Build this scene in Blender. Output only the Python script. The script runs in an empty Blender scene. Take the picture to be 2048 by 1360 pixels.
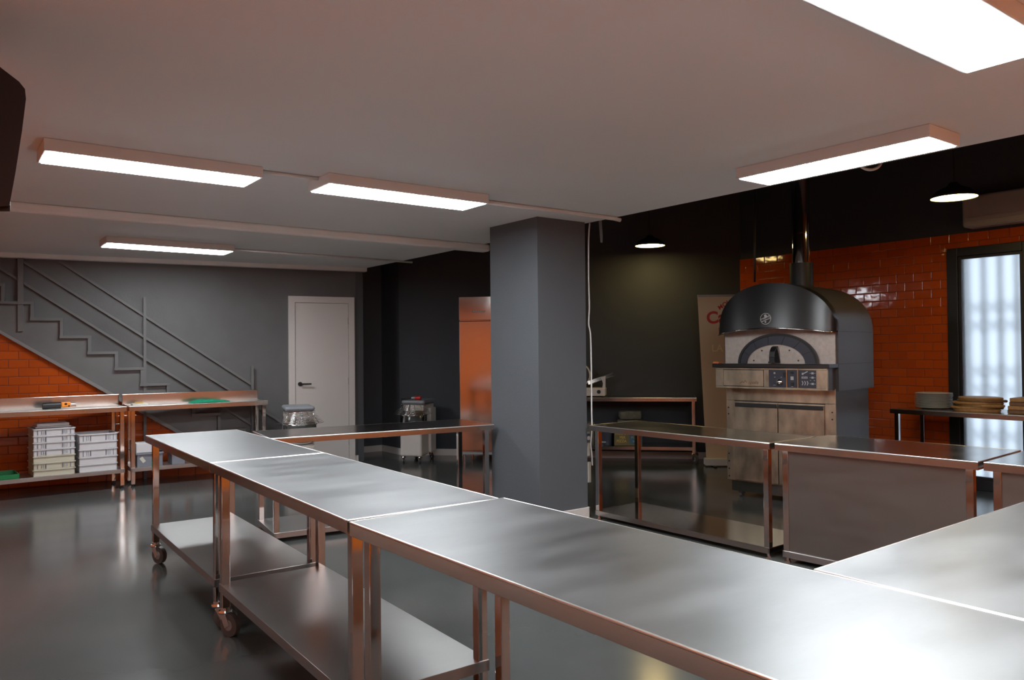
import bpy, bmesh, math, random
from mathutils import Vector, Matrix
C = bpy.context.scene
COL = C.collection
R = math.radians
random.seed(7)

# ------------------------------------------------------------------ camera
FPX, EYE = 1553.14, 1.38
_y, _p, _r = R(36.7035), R(.7945), R(.5421)
_f = Vector((math.sin(_y), math.cos(_y), 0)); _rt = Vector((math.cos(_y), -math.sin(_y), 0)); _d = Vector((0, 0, -1))
_f2 = _f*math.cos(_p) - _d*math.sin(_p); _d2 = _d*math.cos(_p) + _f*math.sin(_p)
RT = _rt*math.cos(_r) + _d2*math.sin(_r); DN = _d2*math.cos(_r) - _rt*math.sin(_r); FW = _f2
EYEP = Vector((0, 0, EYE))
cam = bpy.data.cameras.new('camera'); cam.sensor_width = 36; cam.lens = FPX/2048*36; cam.clip_start = .02
co = bpy.data.objects.new('camera', cam); COL.objects.link(co)
m = Matrix((RT, -DN, -FW)).transposed().to_4x4(); m.translation = EYEP
co.matrix_world = m
C.camera = co

# ------------------------------------------------------------------ world, exposure
wd = bpy.data.worlds.new('world'); C.world = wd; wd.use_nodes = True
bg = wd.node_tree.nodes['Background']
bg.inputs[0].default_value = (.74, .87, 1.0, 1); bg.inputs[1].default_value = .5
C.view_settings.view_transform = 'Standard'; C.view_settings.look = 'None'
C.view_settings.gamma = 1; C.view_settings.use_curve_mapping = False
C.view_settings.exposure = 1.6
PANEL, PEND = 15.0, 9.0          # radiance of the ceiling panels and of the pendants

# ------------------------------------------------------------------ measuring helper: where a sight line meets a plane
def ray(px, py): return FW + RT*((px-1024)/FPX) + DN*((py-680)/FPX)
def hz(px, py, z): v = ray(px, py); return EYEP + v*((z-EYE)/v.z)
def hx(px, py, x): v = ray(px, py); return EYEP + v*(x/v.x)
def hy(px, py, y): v = ray(px, py); return EYEP + v*(y/v.y)
def hpl(px, py, p, n):
    v = ray(px, py); n = Vector(n); return EYEP + v*((Vector(p)-EYEP).dot(n)/v.dot(n))

# ------------------------------------------------------------------ materials
def srgb(r, g, b):
    f = lambda c: (c/255/12.92) if c/255 <= .04045 else ((c/255+.055)/1.055)**2.4
    return (f(r), f(g), f(b), 1)
def mat(name, col, rough=.5, metal=0, spec=.5, noise=None, bump=None, coat=0, rvar=None, streak=(1, 1, 1)):
    """noise=(scale, amount) mottles the colour; bump=(scale, strength); rvar=(scale, lo, hi) varies the gloss"""
    M = bpy.data.materials.new(name); M.use_nodes = True; N = M.node_tree.nodes; L = M.node_tree.links
    B = N['Principled BSDF']; B.inputs['Base Color'].default_value = col
    B.inputs['Roughness'].default_value = rough; B.inputs['Metallic'].default_value = metal
    B.inputs['Specular IOR Level'].default_value = spec; B.inputs['Coat Weight'].default_value = coat
    tc = N.new('ShaderNodeTexCoord'); mp = N.new('ShaderNodeMapping'); mp.inputs['Scale'].default_value = streak
    L.new(tc.outputs['Object'], mp.inputs[0])
    def nz(scale, det=4):
        n = N.new('ShaderNodeTexNoise'); n.inputs['Scale'].default_value = scale; n.inputs['Detail'].default_value = det
        L.new(mp.outputs[0], n.inputs[0]); return n
    if noise:
        n = nz(noise[0]); mx = N.new('ShaderNodeMix'); mx.data_type = 'RGBA'
        k = noise[1]
        mx.inputs[6].default_value = tuple(c*(1-k) for c in col[:3])+(1,); mx.inputs[7].default_value = tuple(min(1, c*(1+k)) for c in col[:3])+(1,)
        rmp = N.new('ShaderNodeMapRange'); rmp.inputs[1].default_value = .2; rmp.inputs[2].default_value = .8
        L.new(n.outputs[0], rmp.inputs[0]); L.new(rmp.outputs[0], mx.inputs[0]); L.new(mx.outputs[2], B.inputs['Base Color'])
    if rvar:
        n = nz(rvar[0], 2); r = N.new('ShaderNodeMapRange'); r.inputs[1].default_value = .2; r.inputs[2].default_value = .8
        r.inputs[3].default_value = rvar[1]; r.inputs[4].default_value = rvar[2]
        L.new(n.outputs[0], r.inputs[0]); L.new(r.outputs[0], B.inputs['Roughness'])
    if bump:
        n = nz(bump[0]); b = N.new('ShaderNodeBump'); b.inputs['Strength'].default_value = bump[1]; b.inputs['Distance'].default_value = .01
        L.new(n.outputs[0], b.inputs['Height']); L.new(b.outputs[0], B.inputs['Normal'])
    return M
def tile_mat(name, axis, c1, c2, grout, w=.178, h=.089, rough=.07):
    M = bpy.data.materials.new(name); M.use_nodes = True; N = M.node_tree.nodes; L = M.node_tree.links
    B = N['Principled BSDF']; g = N.new('ShaderNodeNewGeometry'); s = N.new('ShaderNodeSeparateXYZ'); c = N.new('ShaderNodeCombineXYZ')
    L.new(g.outputs['Position'], s.inputs[0]); L.new(s.outputs[axis], c.inputs[0]); L.new(s.outputs[2], c.inputs[1])
    b = N.new('ShaderNodeTexBrick'); L.new(c.outputs[0], b.inputs[0])
    b.inputs['Scale'].default_value = 1; b.inputs['Brick Width'].default_value = w; b.inputs['Row Height'].default_value = h
    b.inputs['Mortar Size'].default_value = .0022; b.inputs['Mortar Smooth'].default_value = .25; b.inputs['Bias'].default_value = 0
    b.inputs['Color1'].default_value = c1; b.inputs['Color2'].default_value = c2; b.inputs['Mortar'].default_value = grout
    L.new(b.outputs[0], B.inputs['Base Color'])
    # pillowed tile edge + a slow waviness in the glaze
    b2 = N.new('ShaderNodeTexBrick'); L.new(c.outputs[0], b2.inputs[0])
    b2.inputs['Scale'].default_value = 1; b2.inputs['Brick Width'].default_value = w; b2.inputs['Row Height'].default_value = h
    b2.inputs['Mortar Size'].default_value = .008; b2.inputs['Mortar Smooth'].default_value = 1
    inv = N.new('ShaderNodeMath'); inv.operation = 'SUBTRACT'; inv.inputs[0].default_value = 1; L.new(b2.outputs['Fac'], inv.inputs[1])
    n = N.new('ShaderNodeTexNoise'); n.inputs['Scale'].default_value = 9; n.inputs['Detail'].default_value = 1; L.new(c.outputs[0], n.inputs[0])
    ad = N.new('ShaderNodeMath'); ad.operation = 'MULTIPLY_ADD'; ad.inputs[1].default_value = .5; L.new(n.outputs[0], ad.inputs[0]); L.new(inv.outputs[0], ad.inputs[2])
    bp = N.new('ShaderNodeBump'); bp.inputs['Strength'].default_value = .9; bp.inputs['Distance'].default_value = .003
    L.new(ad.outputs[0], bp.inputs['Height']); L.new(bp.outputs[0], B.inputs['Normal'])
    rr = N.new('ShaderNodeMapRange'); rr.inputs[3].default_value = rough; rr.inputs[4].default_value = .6
    L.new(b.outputs['Fac'], rr.inputs[0]); L.new(rr.outputs[0], B.inputs['Roughness'])
    return M
def emit(name, col, s):
    M = bpy.data.materials.new(name); M.use_nodes = True; N = M.node_tree.nodes; B = N['Principled BSDF']
    B.inputs['Base Color'].default_value = (.8, .8, .8, 1); B.inputs['Emission Color'].default_value = col; B.inputs['Emission Strength'].default_value = s
    return M

M = dict(
    steel_top=mat('brushed_steel_top', (.255, .26, .265, 1), .41, 1, noise=(2.6, .20), rvar=(2.6, .36, .46), bump=(40, .015), streak=(1, 2.6, 1)),
    steel_low=mat('polished_steel_top', (.50, .49, .47, 1), .15, 1, noise=(4, .05), rvar=(3, .13, .22)),
    steel_shelf=mat('satin_steel_shelf', (.44, .435, .43, 1), .34, 1, noise=(2.5, .08), rvar=(2.2, .31, .38)),
    steel=mat('polished_steel', (.64, .63, .62, 1), .065, 1),
    edge=mat('polished_edge', (.92, .90, .88, 1), .3, 1),
    apron=mat('steel_apron', (.52, .48, .44, 1), .19, 1, rvar=(5, .17, .22)),
    panel=mat('satin_steel_panel', (.26, .24, .225, 1), .42, 1, rvar=(3, .38, .46), streak=(1, 1, 4)),
    oven_steel=mat('worn_steel', (.52, .44, .33, 1), .36, 1, noise=(8, .55), rvar=(7, .30, .42), streak=(1, 1, .5)),
    oven_face=mat('pale_speckled_steel', (.48, .43, .39, 1), .48, .75, noise=(30, .15)),
    fridge=mat('fridge_steel', (.66, .62, .58, 1), .10, 1, rvar=(2, .08, .13)),
    chrome=mat('chrome', (.75, .75, .75, 1), .06, 1),
    ceiling=mat('ceiling_paint', (.76, .785, .785, 1), .85, noise=(1.2, .02)),
    grey=mat('grey_wall_paint', (.100, .101, .103, 1), .5, noise=(1.6, .30), bump=(60, .08), rvar=(1.6, .38, .58)),
    dark=mat('charcoal_wall_paint', (.031, .036, .044, 1), .65, noise=(3, .05), bump=(70, .05)),
    niche=mat('niche_lightened_paint', (.075, .08, .09, 1), .6),  # dark wall colour lightened here to make up for the missing light
    pillar=mat('slate_pillar_paint', (.092, .103, .115, 1), .6, noise=(3, .04), bump=(90, .15)),
    stair=mat('grey_stair_paint', (.125, .125, .125, 1), .42, noise=(4, .12), bump=(30, .05)),
    flange=mat('stair_edge_paint', (.20, .195, .19, 1), .45),
    floor=mat('epoxy_floor', (.066, .070, .068, 1), .2, spec=.5, noise=(1.6, .15), rvar=(1.3, .12, .24), bump=(8, .01)),
    white=mat('white_paint', (.60, .57, .55, 1), .4),
    board=mat('white_baseboard', (.62, .58, .55, 1), .45),
    black=mat('black_plastic', (.012, .012, .013, 1), .45),
    blackg=mat('black_enamel', (.014, .0135, .014, 1), .3, spec=.6),
    oven_side=mat('oven_side_paint', (.050, .044, .044, 1), .38, spec=.5),
    rubber=mat('black_rubber', (.02, .019, .018, 1), .6),
    wheelgrey=mat('grey_wheel', (.09, .085, .08, 1), .45),
    hub=mat('wheel_hub', (.25, .25, .26, 1), .3),
    lamp_body=mat('lamp_housing', (.68, .70, .70, 1), .5),
    white_pl=mat('white_plastic', (.62, .61, .63, 1), .45),
    cream_pl=mat('cream_plastic', (.56, .53, .42, 1), .45),
    grey_pl=mat('grey_plastic', (.20, .21, .25, 1), .45),
    green=mat('green_plastic', (.01, .20, .06, 1), .4),
    cloth=mat('green_cloth', (.02, .40, .22, 1), .9, noise=(40, .2)),
    orange_pl=mat('orange_plastic', (.9, .28, .02, 1), .4),
    red=mat('red_plastic', (.5, .02, .015, 1), .4),
    paper=mat('paper', (.62, .60, .52, 1), .8),
    tan=mat('tan_cover', (.45, .27, .08, 1), .6),
    creamp=mat('mixer_enamel', (.55, .52, .49, 1), .35),
    mixgrey=mat('mixer_grey_cover', (.20, .215, .24, 1), .4),
    banner=mat('banner_print', (.70, .55, .38, 1), .6),
    bred=mat('banner_red', (.55, .03, .03, 1), .6),
    bcream=mat('banner_cream', (.92, .80, .52, 1), .6),
    plate=mat('plate_glaze', (.50, .50, .47, 1), .25),
    wood=mat('board_wood', (.30, .16, .055, 1), .5, noise=(8, .25), streak=(1, 6, 1)),
    wood2=mat('dark_board_wood', (.15, .075, .03, 1), .55, noise=(8, .25), streak=(1, 6, 1)),
    sack=mat('flour_sack', (.16, .15, .11, 1), .9, noise=(18, .3), bump=(14, .6)),
    bagdark=mat('dark_bag', (.03, .04, .06, 1), .4, noise=(10, .3)),
    boxolive=mat('olive_box', (.16, .13, .05, 1), .6),
    blue=mat('blue_label', (.04, .13, .20, 1), .5),
    gold=mat('gold_print', (.50, .36, .06, 1), .5),
    silver=mat('silver_print', (.42, .42, .42, 1), .4),
    clay=mat('clay_red', (.45, .12, .04, 1), .6),
    brass=mat('brass_strip', (.70, .52, .28, 1), .25, 1),
    navy=mat('control_panel_blue', (.035, .04, .055, 1), .35),
    ac=mat('ac_plastic', (.30, .26, .23, 1), .45),
    darkline=mat('dark_gap', (.008, .008, .008, 1), .7),
    orange_wall=mat('orange_wall_paint', (.50, .10, .009, 1), .5),
    front=mat('bright_orange_paint', (.55, .125, .005, 1), .6),
    diff=emit('panel_light', (.93, .975, 1, 1), PANEL),
    pend=emit('pendant_light', (1, .74, .28, 1), PEND),
)
ORA, ORB, GRT = (.45, .076, .011, 1), (.38, .061, .009, 1), (.12, .024, .012, 1)
M['tile_x'] = tile_mat('orange_tiles_back', 0, ORA, ORB, GRT)
M['tile_y'] = tile_mat('orange_tiles_side', 1, ORA, ORB, GRT)
# frosted glass
g = bpy.data.materials.new('frosted_glass'); g.use_nodes = True; B = g.node_tree.nodes['Principled BSDF']
B.inputs['Base Color'].default_value = (.93, .96, 1, 1); B.inputs['Transmission Weight'].default_value = 1
B.inputs['Roughness'].default_value = .42; B.inputs['IOR'].default_value = 1.45
M['glass'] = g

# ------------------------------------------------------------------ mesh builders
class MB:
    def __init__(s): s.b = bmesh.new()
    def box(s, x0, x1, y0, y1, z0, z1, bev=0, mx=None, seg=2):
        t = bmesh.new(); bmesh.ops.create_cube(t, size=1)
        for v in t.verts:
            v.co = Vector(((x0+x1)/2+v.co.x*(x1-x0), (y0+y1)/2+v.co.y*(y1-y0), (z0+z1)/2+v.co.z*(z1-z0)))
        if bev: bmesh.ops.bevel(t, geom=t.edges[:], offset=bev, segments=seg, affect='EDGES', profile=.5)
        return s.add(t, mx)
    def add(s, t, mx=None):
        if mx: bmesh.ops.transform(t, matrix=mx, verts=t.verts)
        me = bpy.data.meshes.new('tmp'); t.to_mesh(me); t.free(); s.b.from_mesh(me); bpy.data.meshes.remove(me); return s
    def cyl(s, p0, p1, r0, r1=None, n=20, caps=True):
        p0, p1 = Vector(p0), Vector(p1); r1 = r0 if r1 is None else r1; d = p1-p0
        t = bmesh.new(); bmesh.ops.create_cone(t, cap_ends=caps, segments=n, radius1=r0, radius2=r1, depth=d.length)
        q = d.to_track_quat('Z', 'Y').to_matrix().to_4x4(); q.translation = (p0+p1)/2
        return s.add(t, q)
    def bar(s, p0, p1, w, h, up=(0, 0, 1), bev=0):
        p0, p1 = Vector(p0), Vector(p1); d = p1-p0; L_ = d.length; d.normalize(); up = Vector(up)
        sd = d.cross(up).normalized(); up2 = sd.cross(d)
        mx = Matrix((sd, d, up2)).transposed().to_4x4(); mx.translation = (p0+p1)/2
        return s.box(-w/2, w/2, -L_/2, L_/2, -h/2, h/2, bev, mx)
    def lathe(s, prof, n=32, c=(0, 0, 0), mx=None):
        t = bmesh.new(); rings = []
        for r, z in prof:
            rings.append([t.verts.new((c[0]+r*math.cos(2*math.pi*i/n), c[1]+r*math.sin(2*math.pi*i/n), c[2]+z)) for i in range(n)] if r > 1e-6 else [t.verts.new((c[0], c[1], c[2]+z))])
        for a, b in zip(rings, rings[1:]):
            for i in range(n):
                j = (i+1) % n
                if len(a) == 1 and len(b) == 1: continue
                if len(a) == 1: t.faces.new((a[0], b[j], b[i]))
                elif len(b) == 1: t.faces.new((a[i], a[j], b[0]))
                else: t.faces.new((a[i], a[j], b[j], b[i]))
        bmesh.ops.recalc_face_normals(t, faces=t.faces)
        for f in t.faces: f.smooth = True
        return s.add(t, mx)
    def prism(s, pts, d):
        """polygon pts (3D, planar) extruded by vector d"""
        t = bmesh.new(); a = [t.verts.new(p) for p in pts]; f = t.faces.new(a)
        r = bmesh.ops.extrude_face_region(t, geom=[f]); vs = [e for e in r['geom'] if isinstance(e, bmesh.types.BMVert)]
        bmesh.ops.translate(t, vec=Vector(d), verts=vs); bmesh.ops.recalc_face_normals(t, faces=t.faces)
        return s.add(t)
    def tube(s, pts, r, n=10):
        """smooth round tube through points"""
        pts = [Vector(p) for p in pts]; t = bmesh.new(); rings = []; ref = None
        for i, p in enumerate(pts):
            d = (pts[min(i+1, len(pts)-1)]-pts[max(i-1, 0)]).normalized()
            if ref is None: ref = Vector((0, 0, 1)) if abs(d.z) < .9 else Vector((1, 0, 0))
            a = d.cross(ref).normalized(); b = d.cross(a).normalized(); ref = -b.cross(d).cross(d) if False else ref
            rings.append([t.verts.new(p+(a*math.cos(2*math.pi*k/n)+b*math.sin(2*math.pi*k/n))*r) for k in range(n)])
        for A, B_ in zip(rings, rings[1:]):
            for k in range(n): t.faces.new((A[k], A[(k+1) % n], B_[(k+1) % n], B_[k]))
        t.faces.new(rings[0]); t.faces.new(rings[-1]); bmesh.ops.recalc_face_normals(t, faces=t.faces)
        for f in t.faces: f.smooth = len(f.verts) == 4
        return s.add(t)
    def build(s, name, material, parent=None, kind=None, smooth=False):
        me = bpy.data.meshes.new(name); s.b.to_mesh(me); s.b.free()
        me.materials.append(M[material] if isinstance(material, str) else material)
        if smooth:
            for p in me.polygons: p.use_smooth = True
            me.set_sharp_from_angle(angle=R(35))
        o = bpy.data.objects.new(name, me); COL.objects.link(o)
        if parent: o.parent = parent
        if kind: o['kind'] = kind
        return o
def tag(o, label, cat, group=None):
    o['label'] = label; o['category'] = cat
    if group: o['group'] = group
    return o
def thing(name, label, cat, loc=(0, 0, 0), rz=0, group=None):
    o = bpy.data.objects.new(name, None); COL.objects.link(o); o.location = loc; o.rotation_euler = (0, 0, rz)
    o.empty_display_size = .1
    return tag(o, label, cat, group)
def copy_tree(o, parent=None):
    c = o.copy(); COL.objects.link(c)
    if parent: c.parent = parent
    for ch in list(o.children): copy_tree(ch, c)
    return c
def text(name, body, size, mx, material, parent, extrude=.0008, align='CENTER', shear=0, bold=0):
    cu = bpy.data.curves.new(name, 'FONT'); cu.body = body; cu.size = size; cu.extrude = extrude
    cu.align_x = align; cu.align_y = 'CENTER'; cu.shear = shear; cu.offset = bold
    t = bpy.data.objects.new(name+'_src', cu); COL.objects.link(t)
    me = bpy.data.meshes.new_from_object(t.evaluated_get(bpy.context.evaluated_depsgraph_get()))
    bpy.data.objects.remove(t); bpy.data.curves.remove(cu)
    me.transform(mx); me.materials.clear(); me.materials.append(M[material])
    o = bpy.data.objects.new(name, me); COL.objects.link(o); o.parent = parent; return o
def frame_mx(origin, xdir, up=(0, 0, 1)):
    x = Vector(xdir).normalized(); u = Vector(up).normalized(); n = x.cross(u)
    mx = Matrix((x, u, n)).transposed().to_4x4(); mx.translation = Vector(origin); return mx

# ================================================================== THE ROOM
CZ, EX = 2.44, 4.38        # white ceiling height and its right-hand edge
HZ = 3.4                   # height of the dark zone beyond it
BW0, BW1 = Vector((-1.0, 9.85, 0)), Vector((4.27, 9.02, 0))
bd = (BW1-BW0).normalized(); bn = Vector((bd.y, -bd.x, 0))     # normal towards the camera
LX, RX, FY = -.7, 8.07, -.35
DG0, DG1 = Vector((5.03, 9.29, 0)), Vector((8.07, 6.055, 0))
def wall_seg(name, a, b, z0, z1, material, th=.15, side=1):
    a, b = Vector(a), Vector(b); d = (b-a).normalized(); n = Vector((d.y, -d.x, 0))*side
    q = [a-n*0, b-n*0, b-n*th, a-n*th]
    return MB().prism([p+Vector((0, 0, z0)) for p in q], (0, 0, z1-z0)).build(name, material, kind='structure')
MB().box(LX-.2, RX+.3, FY-.2, 10.2, -.12, 0).build('floor', 'floor', kind='structure')
MB().prism([(LX-.1, FY-.1, CZ), (EX, FY-.1, CZ), (EX, 9.0, CZ), (4.42, 9.4, CZ), (4.42, 9.9, CZ), (LX-.1, 9.9, CZ)], (0, 0, .12)).build('ceiling', 'ceiling', kind='structure')
MB().box(EX-.1, RX+.3, FY-.1, 10.2, HZ, HZ+.1).build('ceiling_dark', 'dark', kind='structure')
MB().box(EX-.06, EX-.002, FY-.1, 10.0, CZ+.12, HZ).build('wall_fascia', 'dark', kind='structure')
wall_seg('wall_back', BW0, BW1, 0, CZ, 'grey')
wall_seg('wall_return', BW1+Vector((.0, .0, 0)), (4.30, 9.80, 0), 0, HZ, 'niche', .1, -1)
wall_seg('wall_niche', (4.25, 9.80, 0), (5.05, 9.80, 0), 0, HZ, 'niche', .12, 1)
wall_seg('wall_niche_side', (5.03, 9.85, 0), DG0, 0, HZ, 'niche', .12, 1)
wall_seg('wall_diagonal', DG0, DG1+Vector((.05, -.053, 0)), 0, HZ, 'dark')
wall_seg('wall_left', (LX, FY, 0), (LX, 9.75, 0), 0, CZ, 'orange_wall', .12, 1)
wall_seg('wall_front', (RX, FY, 0), (LX, FY, 0), 0, HZ, 'front', .12, 1)
# right wall: tiled up to TZ, dark above, an opening for the glazed door
TZ, OY0, OY1, OZ = 2.487, 2.83, 3.58, 2.345
rw = MB(); rw.box(RX, RX+.2, OY1, 6.12, 0, TZ); rw.box(RX, RX+.2, OY0, OY1, OZ, TZ); rw.box(RX, RX+.2, FY, OY0, 0, TZ)
rw.build('wall_right', 'tile_y', kind='structure')
MB().box(RX+.006, RX+.2, FY, 6.12, TZ, HZ).build('wall_right_upper', 'dark', kind='structure')
# tiled part of the back wall, below the stair
def wp(px, py, off=.0): return hpl(px, py, BW0+bn*off, bn)
a0, a1 = wp(0, 664, .012), wp(219, 787, .012)
sl = (a1.z-a0.z)/((a1-a0).dot(bd)); s_of = lambda p: (p-BW0).dot(bd)
s0 = s_of(a0); zl = a0.z + sl*(-s0); send = s0 + a0.z/(-sl)
q = [BW0+bn*.012, BW0+bd*send+bn*.012, BW0+bn*.012+Vector((0, 0, min(zl, CZ)))]
if zl > CZ: q = [q[0], q[1], BW0+bn*.012+bd*(s0+(CZ-a0.z)/sl)+Vector((0, 0, CZ)), BW0+bn*.012+Vector((0, 0, CZ))]
MB().prism(q, -bn*.012).build('wall_back_tiles', 'tile_x', kind='structure')
# pillar
MB().box(3.83, 4.335, 4.79, 5.44, 0, CZ).build('wall_pillar', 'pillar', kind='structure')
pb = MB(); pb.box(3.815, 4.35, 4.775, 4.79, 0, .085, .003); pb.box(3.815, 3.83, 4.775, 5.455, 0, .085, .003); pb.box(4.335, 4.35, 4.775, 5.455, 0, .085, .003)
pb.build('baseboard_pillar', 'board', kind='structure')
# baseboards of the far walls
def bboard(name, a, b, side=1, h=.085):
    a, b = Vector(a), Vector(b); d = (b-a).normalized(); n = Vector((d.y, -d.x, 0))*side
    MB().prism([a, b, b+n*.015, a+n*.015], (0, 0, h)).build(name, 'board', kind='structure')
bboard('baseboard_back', BW0+bd*((Vector((4.22, 9.03, 0))-BW0).dot(bd)), BW1+bd*.02)
bboard('baseboard_niche', (4.32, 9.80, 0), (5.03, 9.80, 0)); bboard('baseboard_niche_side', (5.03, 9.80, 0), DG0, 1)
bboard('baseboard_diagonal', DG0, DG1)
bboard('baseboard_left', (LX, FY, 0), (LX, 9.7, 0))
# cross trims under the white ceiling (a shallow rounded beam, and the cornice at the back wall)
MB().box(LX, 4.44, 6.30, 6.42, CZ-.072, CZ, .02, seg=3).build('trim_1', 'ceiling', kind='structure')
tr = MB(); cA, cB = BW0+bn*.0, BW1+bn*.0+bd*.12
tr.prism([cA, cB, cB+bn*.10, cA+bn*.10], (0, 0, .045)); o = tr.build('trim_2', 'ceiling', kind='structure'); o.location.z = CZ-.045

# door in the back wall
Ld, Rd = wp(577, 800), wp(708, 700); zt = wp(642, 593.5).z; zin = wp(642, 606).z
s0_, s1_ = s_of(Ld), s_of(Rd)
def W(s, z, off=0): p = BW0+bd*s+bn*off; return Vector((p.x, p.y, z))
def wbox(mb, s0, s1, z0, z1, o0, o1):
    return mb.prism([W(s0, z0, o0), W(s1, z0, o0), W(s1, z1, o0), W(s0, z1, o0)], bn*(o1-o0))
fr = MB(); wbox(fr, s0_, s0_+.075, 0, zt, 0, .03); wbox(fr, s1_-.075, s1_, 0, zt, 0, .03); wbox(fr, s0_+.075, s1_-.075, zin, zt, 0, .03)
dr = MB(); wbox(dr, s0_+.079, s1_-.079, .008, zin-.004, 0, .018)
door = dr.build('door_1', 'white', kind='structure')
fr.build('door_frame', 'white', door)
gp = MB(); wbox(gp, s0_+.075, s1_-.075, .004, zin, 0, .006); gp.build('door_gap', 'darkline', door)
hb = MB(); hp = W(s0_+.135, 1.0, .018); hb.cyl(hp, hp+bn*.012, .026); hb.cyl(hp, hp+bn*.05, .01); hb.cyl(hp+bn*.05-bd*.008, hp+bn*.05+bd*.125, .010, .009)
hb.build('door_handle', 'black', door, smooth=True)
for z in (1.77, 1.02, .27):
    h_ = MB(); wbox(h_, s1_-.082, s1_-.070, z-.04, z+.04, .018, .026); h_.build('hinge', 'hub', door)

# glazed door with daylight behind it, and the folding gate outside
fw = .115
wf = MB()
wf.box(RX-.03, RX+.12, OY1-.10, OY1, 0, OZ, .004); wf.box(RX-.03, RX+.12, OY0, OY0+.085, 0, OZ, .004)
wf.box(RX-.03, RX+.12, OY0+.085, OY1-.10, OZ-.085, OZ, .004); wf.box(RX-.03, RX+.12, OY0+.085, OY1-.10, 0, .10, .004)
win = wf.build('window_1', 'black', kind='structure')
sa = MB(); sa.box(RX-.012, RX+.03, OY1-.128, OY1-.10, .10, OZ-.085, .003); sa.box(RX-.012, RX+.03, OY0+.085, OY0+.112, .10, OZ-.085, .003)
sa.box(RX-.012, RX+.03, OY0+.112, OY1-.128, OZ-.113, OZ-.085, .003); sa.box(RX-.012, RX+.03, OY0+.112, OY1-.128, .10, .128, .003)
sa.build('window_frame', 'black', win)
MB().box(RX+.006, RX+.012, OY0+.112, OY1-.128, .128, OZ-.113).build('window_pane', 'glass', win)
MB().box(RX-.045, RX-.03, OY0+.03, OY0+.055, 2.07, 2.17, .003).build('hinge', 'hub', win)
gt = MB()
ys = [OY0+.08+.148*i for i in range(5)]
for y in ys: gt.box(RX+.235, RX+.255, y-.021, y+.021, .01, 2.33)
for zc in (.42, 1.05, 1.68):
    for i in range(4):
        y0, y1 = ys[i], ys[i+1]
        for zz in (zc-.09, zc+.09):
            gt.bar((RX+.23, y0, zz-.085), (RX+.23, y1, zz+.085), .006, .022, (1, 0, 0)); gt.bar((RX+.26, y0, zz+.085), (RX+.26, y1, zz-.085), .006, .022, (1, 0, 0))
gate = gt.build('folding_gate', 'grey_pl'); tag(gate, 'folding security gate of bars and lattice blurred behind the frosted glazed door', 'gate')

# staircase drawn in steel along the back wall
st = thing('staircase', 'grey painted steel staircase with stringer, handrails and posts along the back wall', 'staircase', W(1.5, 0, 0))
def rel(o, root): o.parent = root; o.matrix_parent_inverse = Matrix.Translation(-root.location); return o
zig = [(-58, 572), (2, 572), (2, 608), (60.7, 608.5), (60.7, 641), (119.5, 641), (119.5, 676), (175, 676), (175, 708), (229, 708.3), (229, 740), (280, 740), (280, 771.7), (332, 770), (332, 801), (383, 801), (383, 832), (434, 832), (434, 863), (485, 863), (485, 894)]
zw = [wp(x, y, .035) for x, y in zig]
sw = [(s_of(p), p.z) for p in zw]
low = lambda s: a0.z + sl*(s-s0)
# stringer polygon
sA = sw[0][0]-.3; poly = [(sA, min(sw[0][1], CZ-.02))]+sw+[(sw[-1][0], max(.02, low(sw[-1][0])))]
poly += [(sA, low(sA))] if low(sA) < poly[0][1] else []
g1 = MB(); t = bmesh.new(); vs = [t.verts.new(W(s, z, .035)) for s, z in poly]; f = t.faces.new(vs)
r_ = bmesh.ops.extrude_face_region(t, geom=[f]); bmesh.ops.translate(t, vec=-bn*.02, verts=[e for e in r_['geom'] if isinstance(e, bmesh.types.BMVert)])
bmesh.ops.recalc_face_normals(t, faces=t.faces); bmesh.ops.triangulate(t, faces=[f for f in t.faces if len(f.verts) > 4]); g1.add(t)
rel(g1.build('stringer', 'stair'), st)
fl = MB(); fl.prism([W(sA, low(sA)-.012, .0), W(send-.03, .0, .0), W(send-.03+.02, .035, .0), W(sA, low(sA)+.02, .0)], bn*.06); rel(fl.build('stringer_flange', 'flange'), st)
for i in range(0, len(sw)-1):
    (s_a, z_a), (s_b, z_b) = sw[i], sw[i+1]
    sp = MB()
    if abs(s_a-s_b) > abs(z_a-z_b): wbox(sp, s_a-.002, s_b+.035, max(z_a, z_b)-.004, max(z_a, z_b)+.026, .01, .085); nm = 'tread'
    else: wbox(sp, s_a+.003, s_a+.035, z_b, z_a, .01, .078); nm = 'riser'
    rel(sp.build(nm, 'stair'), st)
for (p, q_) in (((0, 536.6), (398, 784)), ((48, 524), (463.5, 782.7)), ((109, 516), (503, 769))):
    A, B_ = wp(*p, .03), wp(*q_, .03); dv = (B_-A)
    zend = .35 if p[0] < 100 else B_.z
    B2 = A+dv*((zend-A.z)/dv.z); A2 = A+dv*((CZ-.06-A.z)/dv.z)
    rel(MB().bar(A2, B2, .024, .024, bn).build('handrail', 'stair'), st)
for x, y0, w_, zb in ((41, 510, .05, None), (289.5, 594, .028, 0), (505, 732, .028, 0)):
    T_ = wp(x, y0, .06); sT = s_of(T_); zb = wp(41, 663, .06).z if zb is None else .0
    b_ = MB(); wbox(b_, sT-w_/2, sT+w_/2, zb, min(T_.z, CZ-.045), .042, .062); rel(b_.build('post', 'stair'), st)

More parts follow.
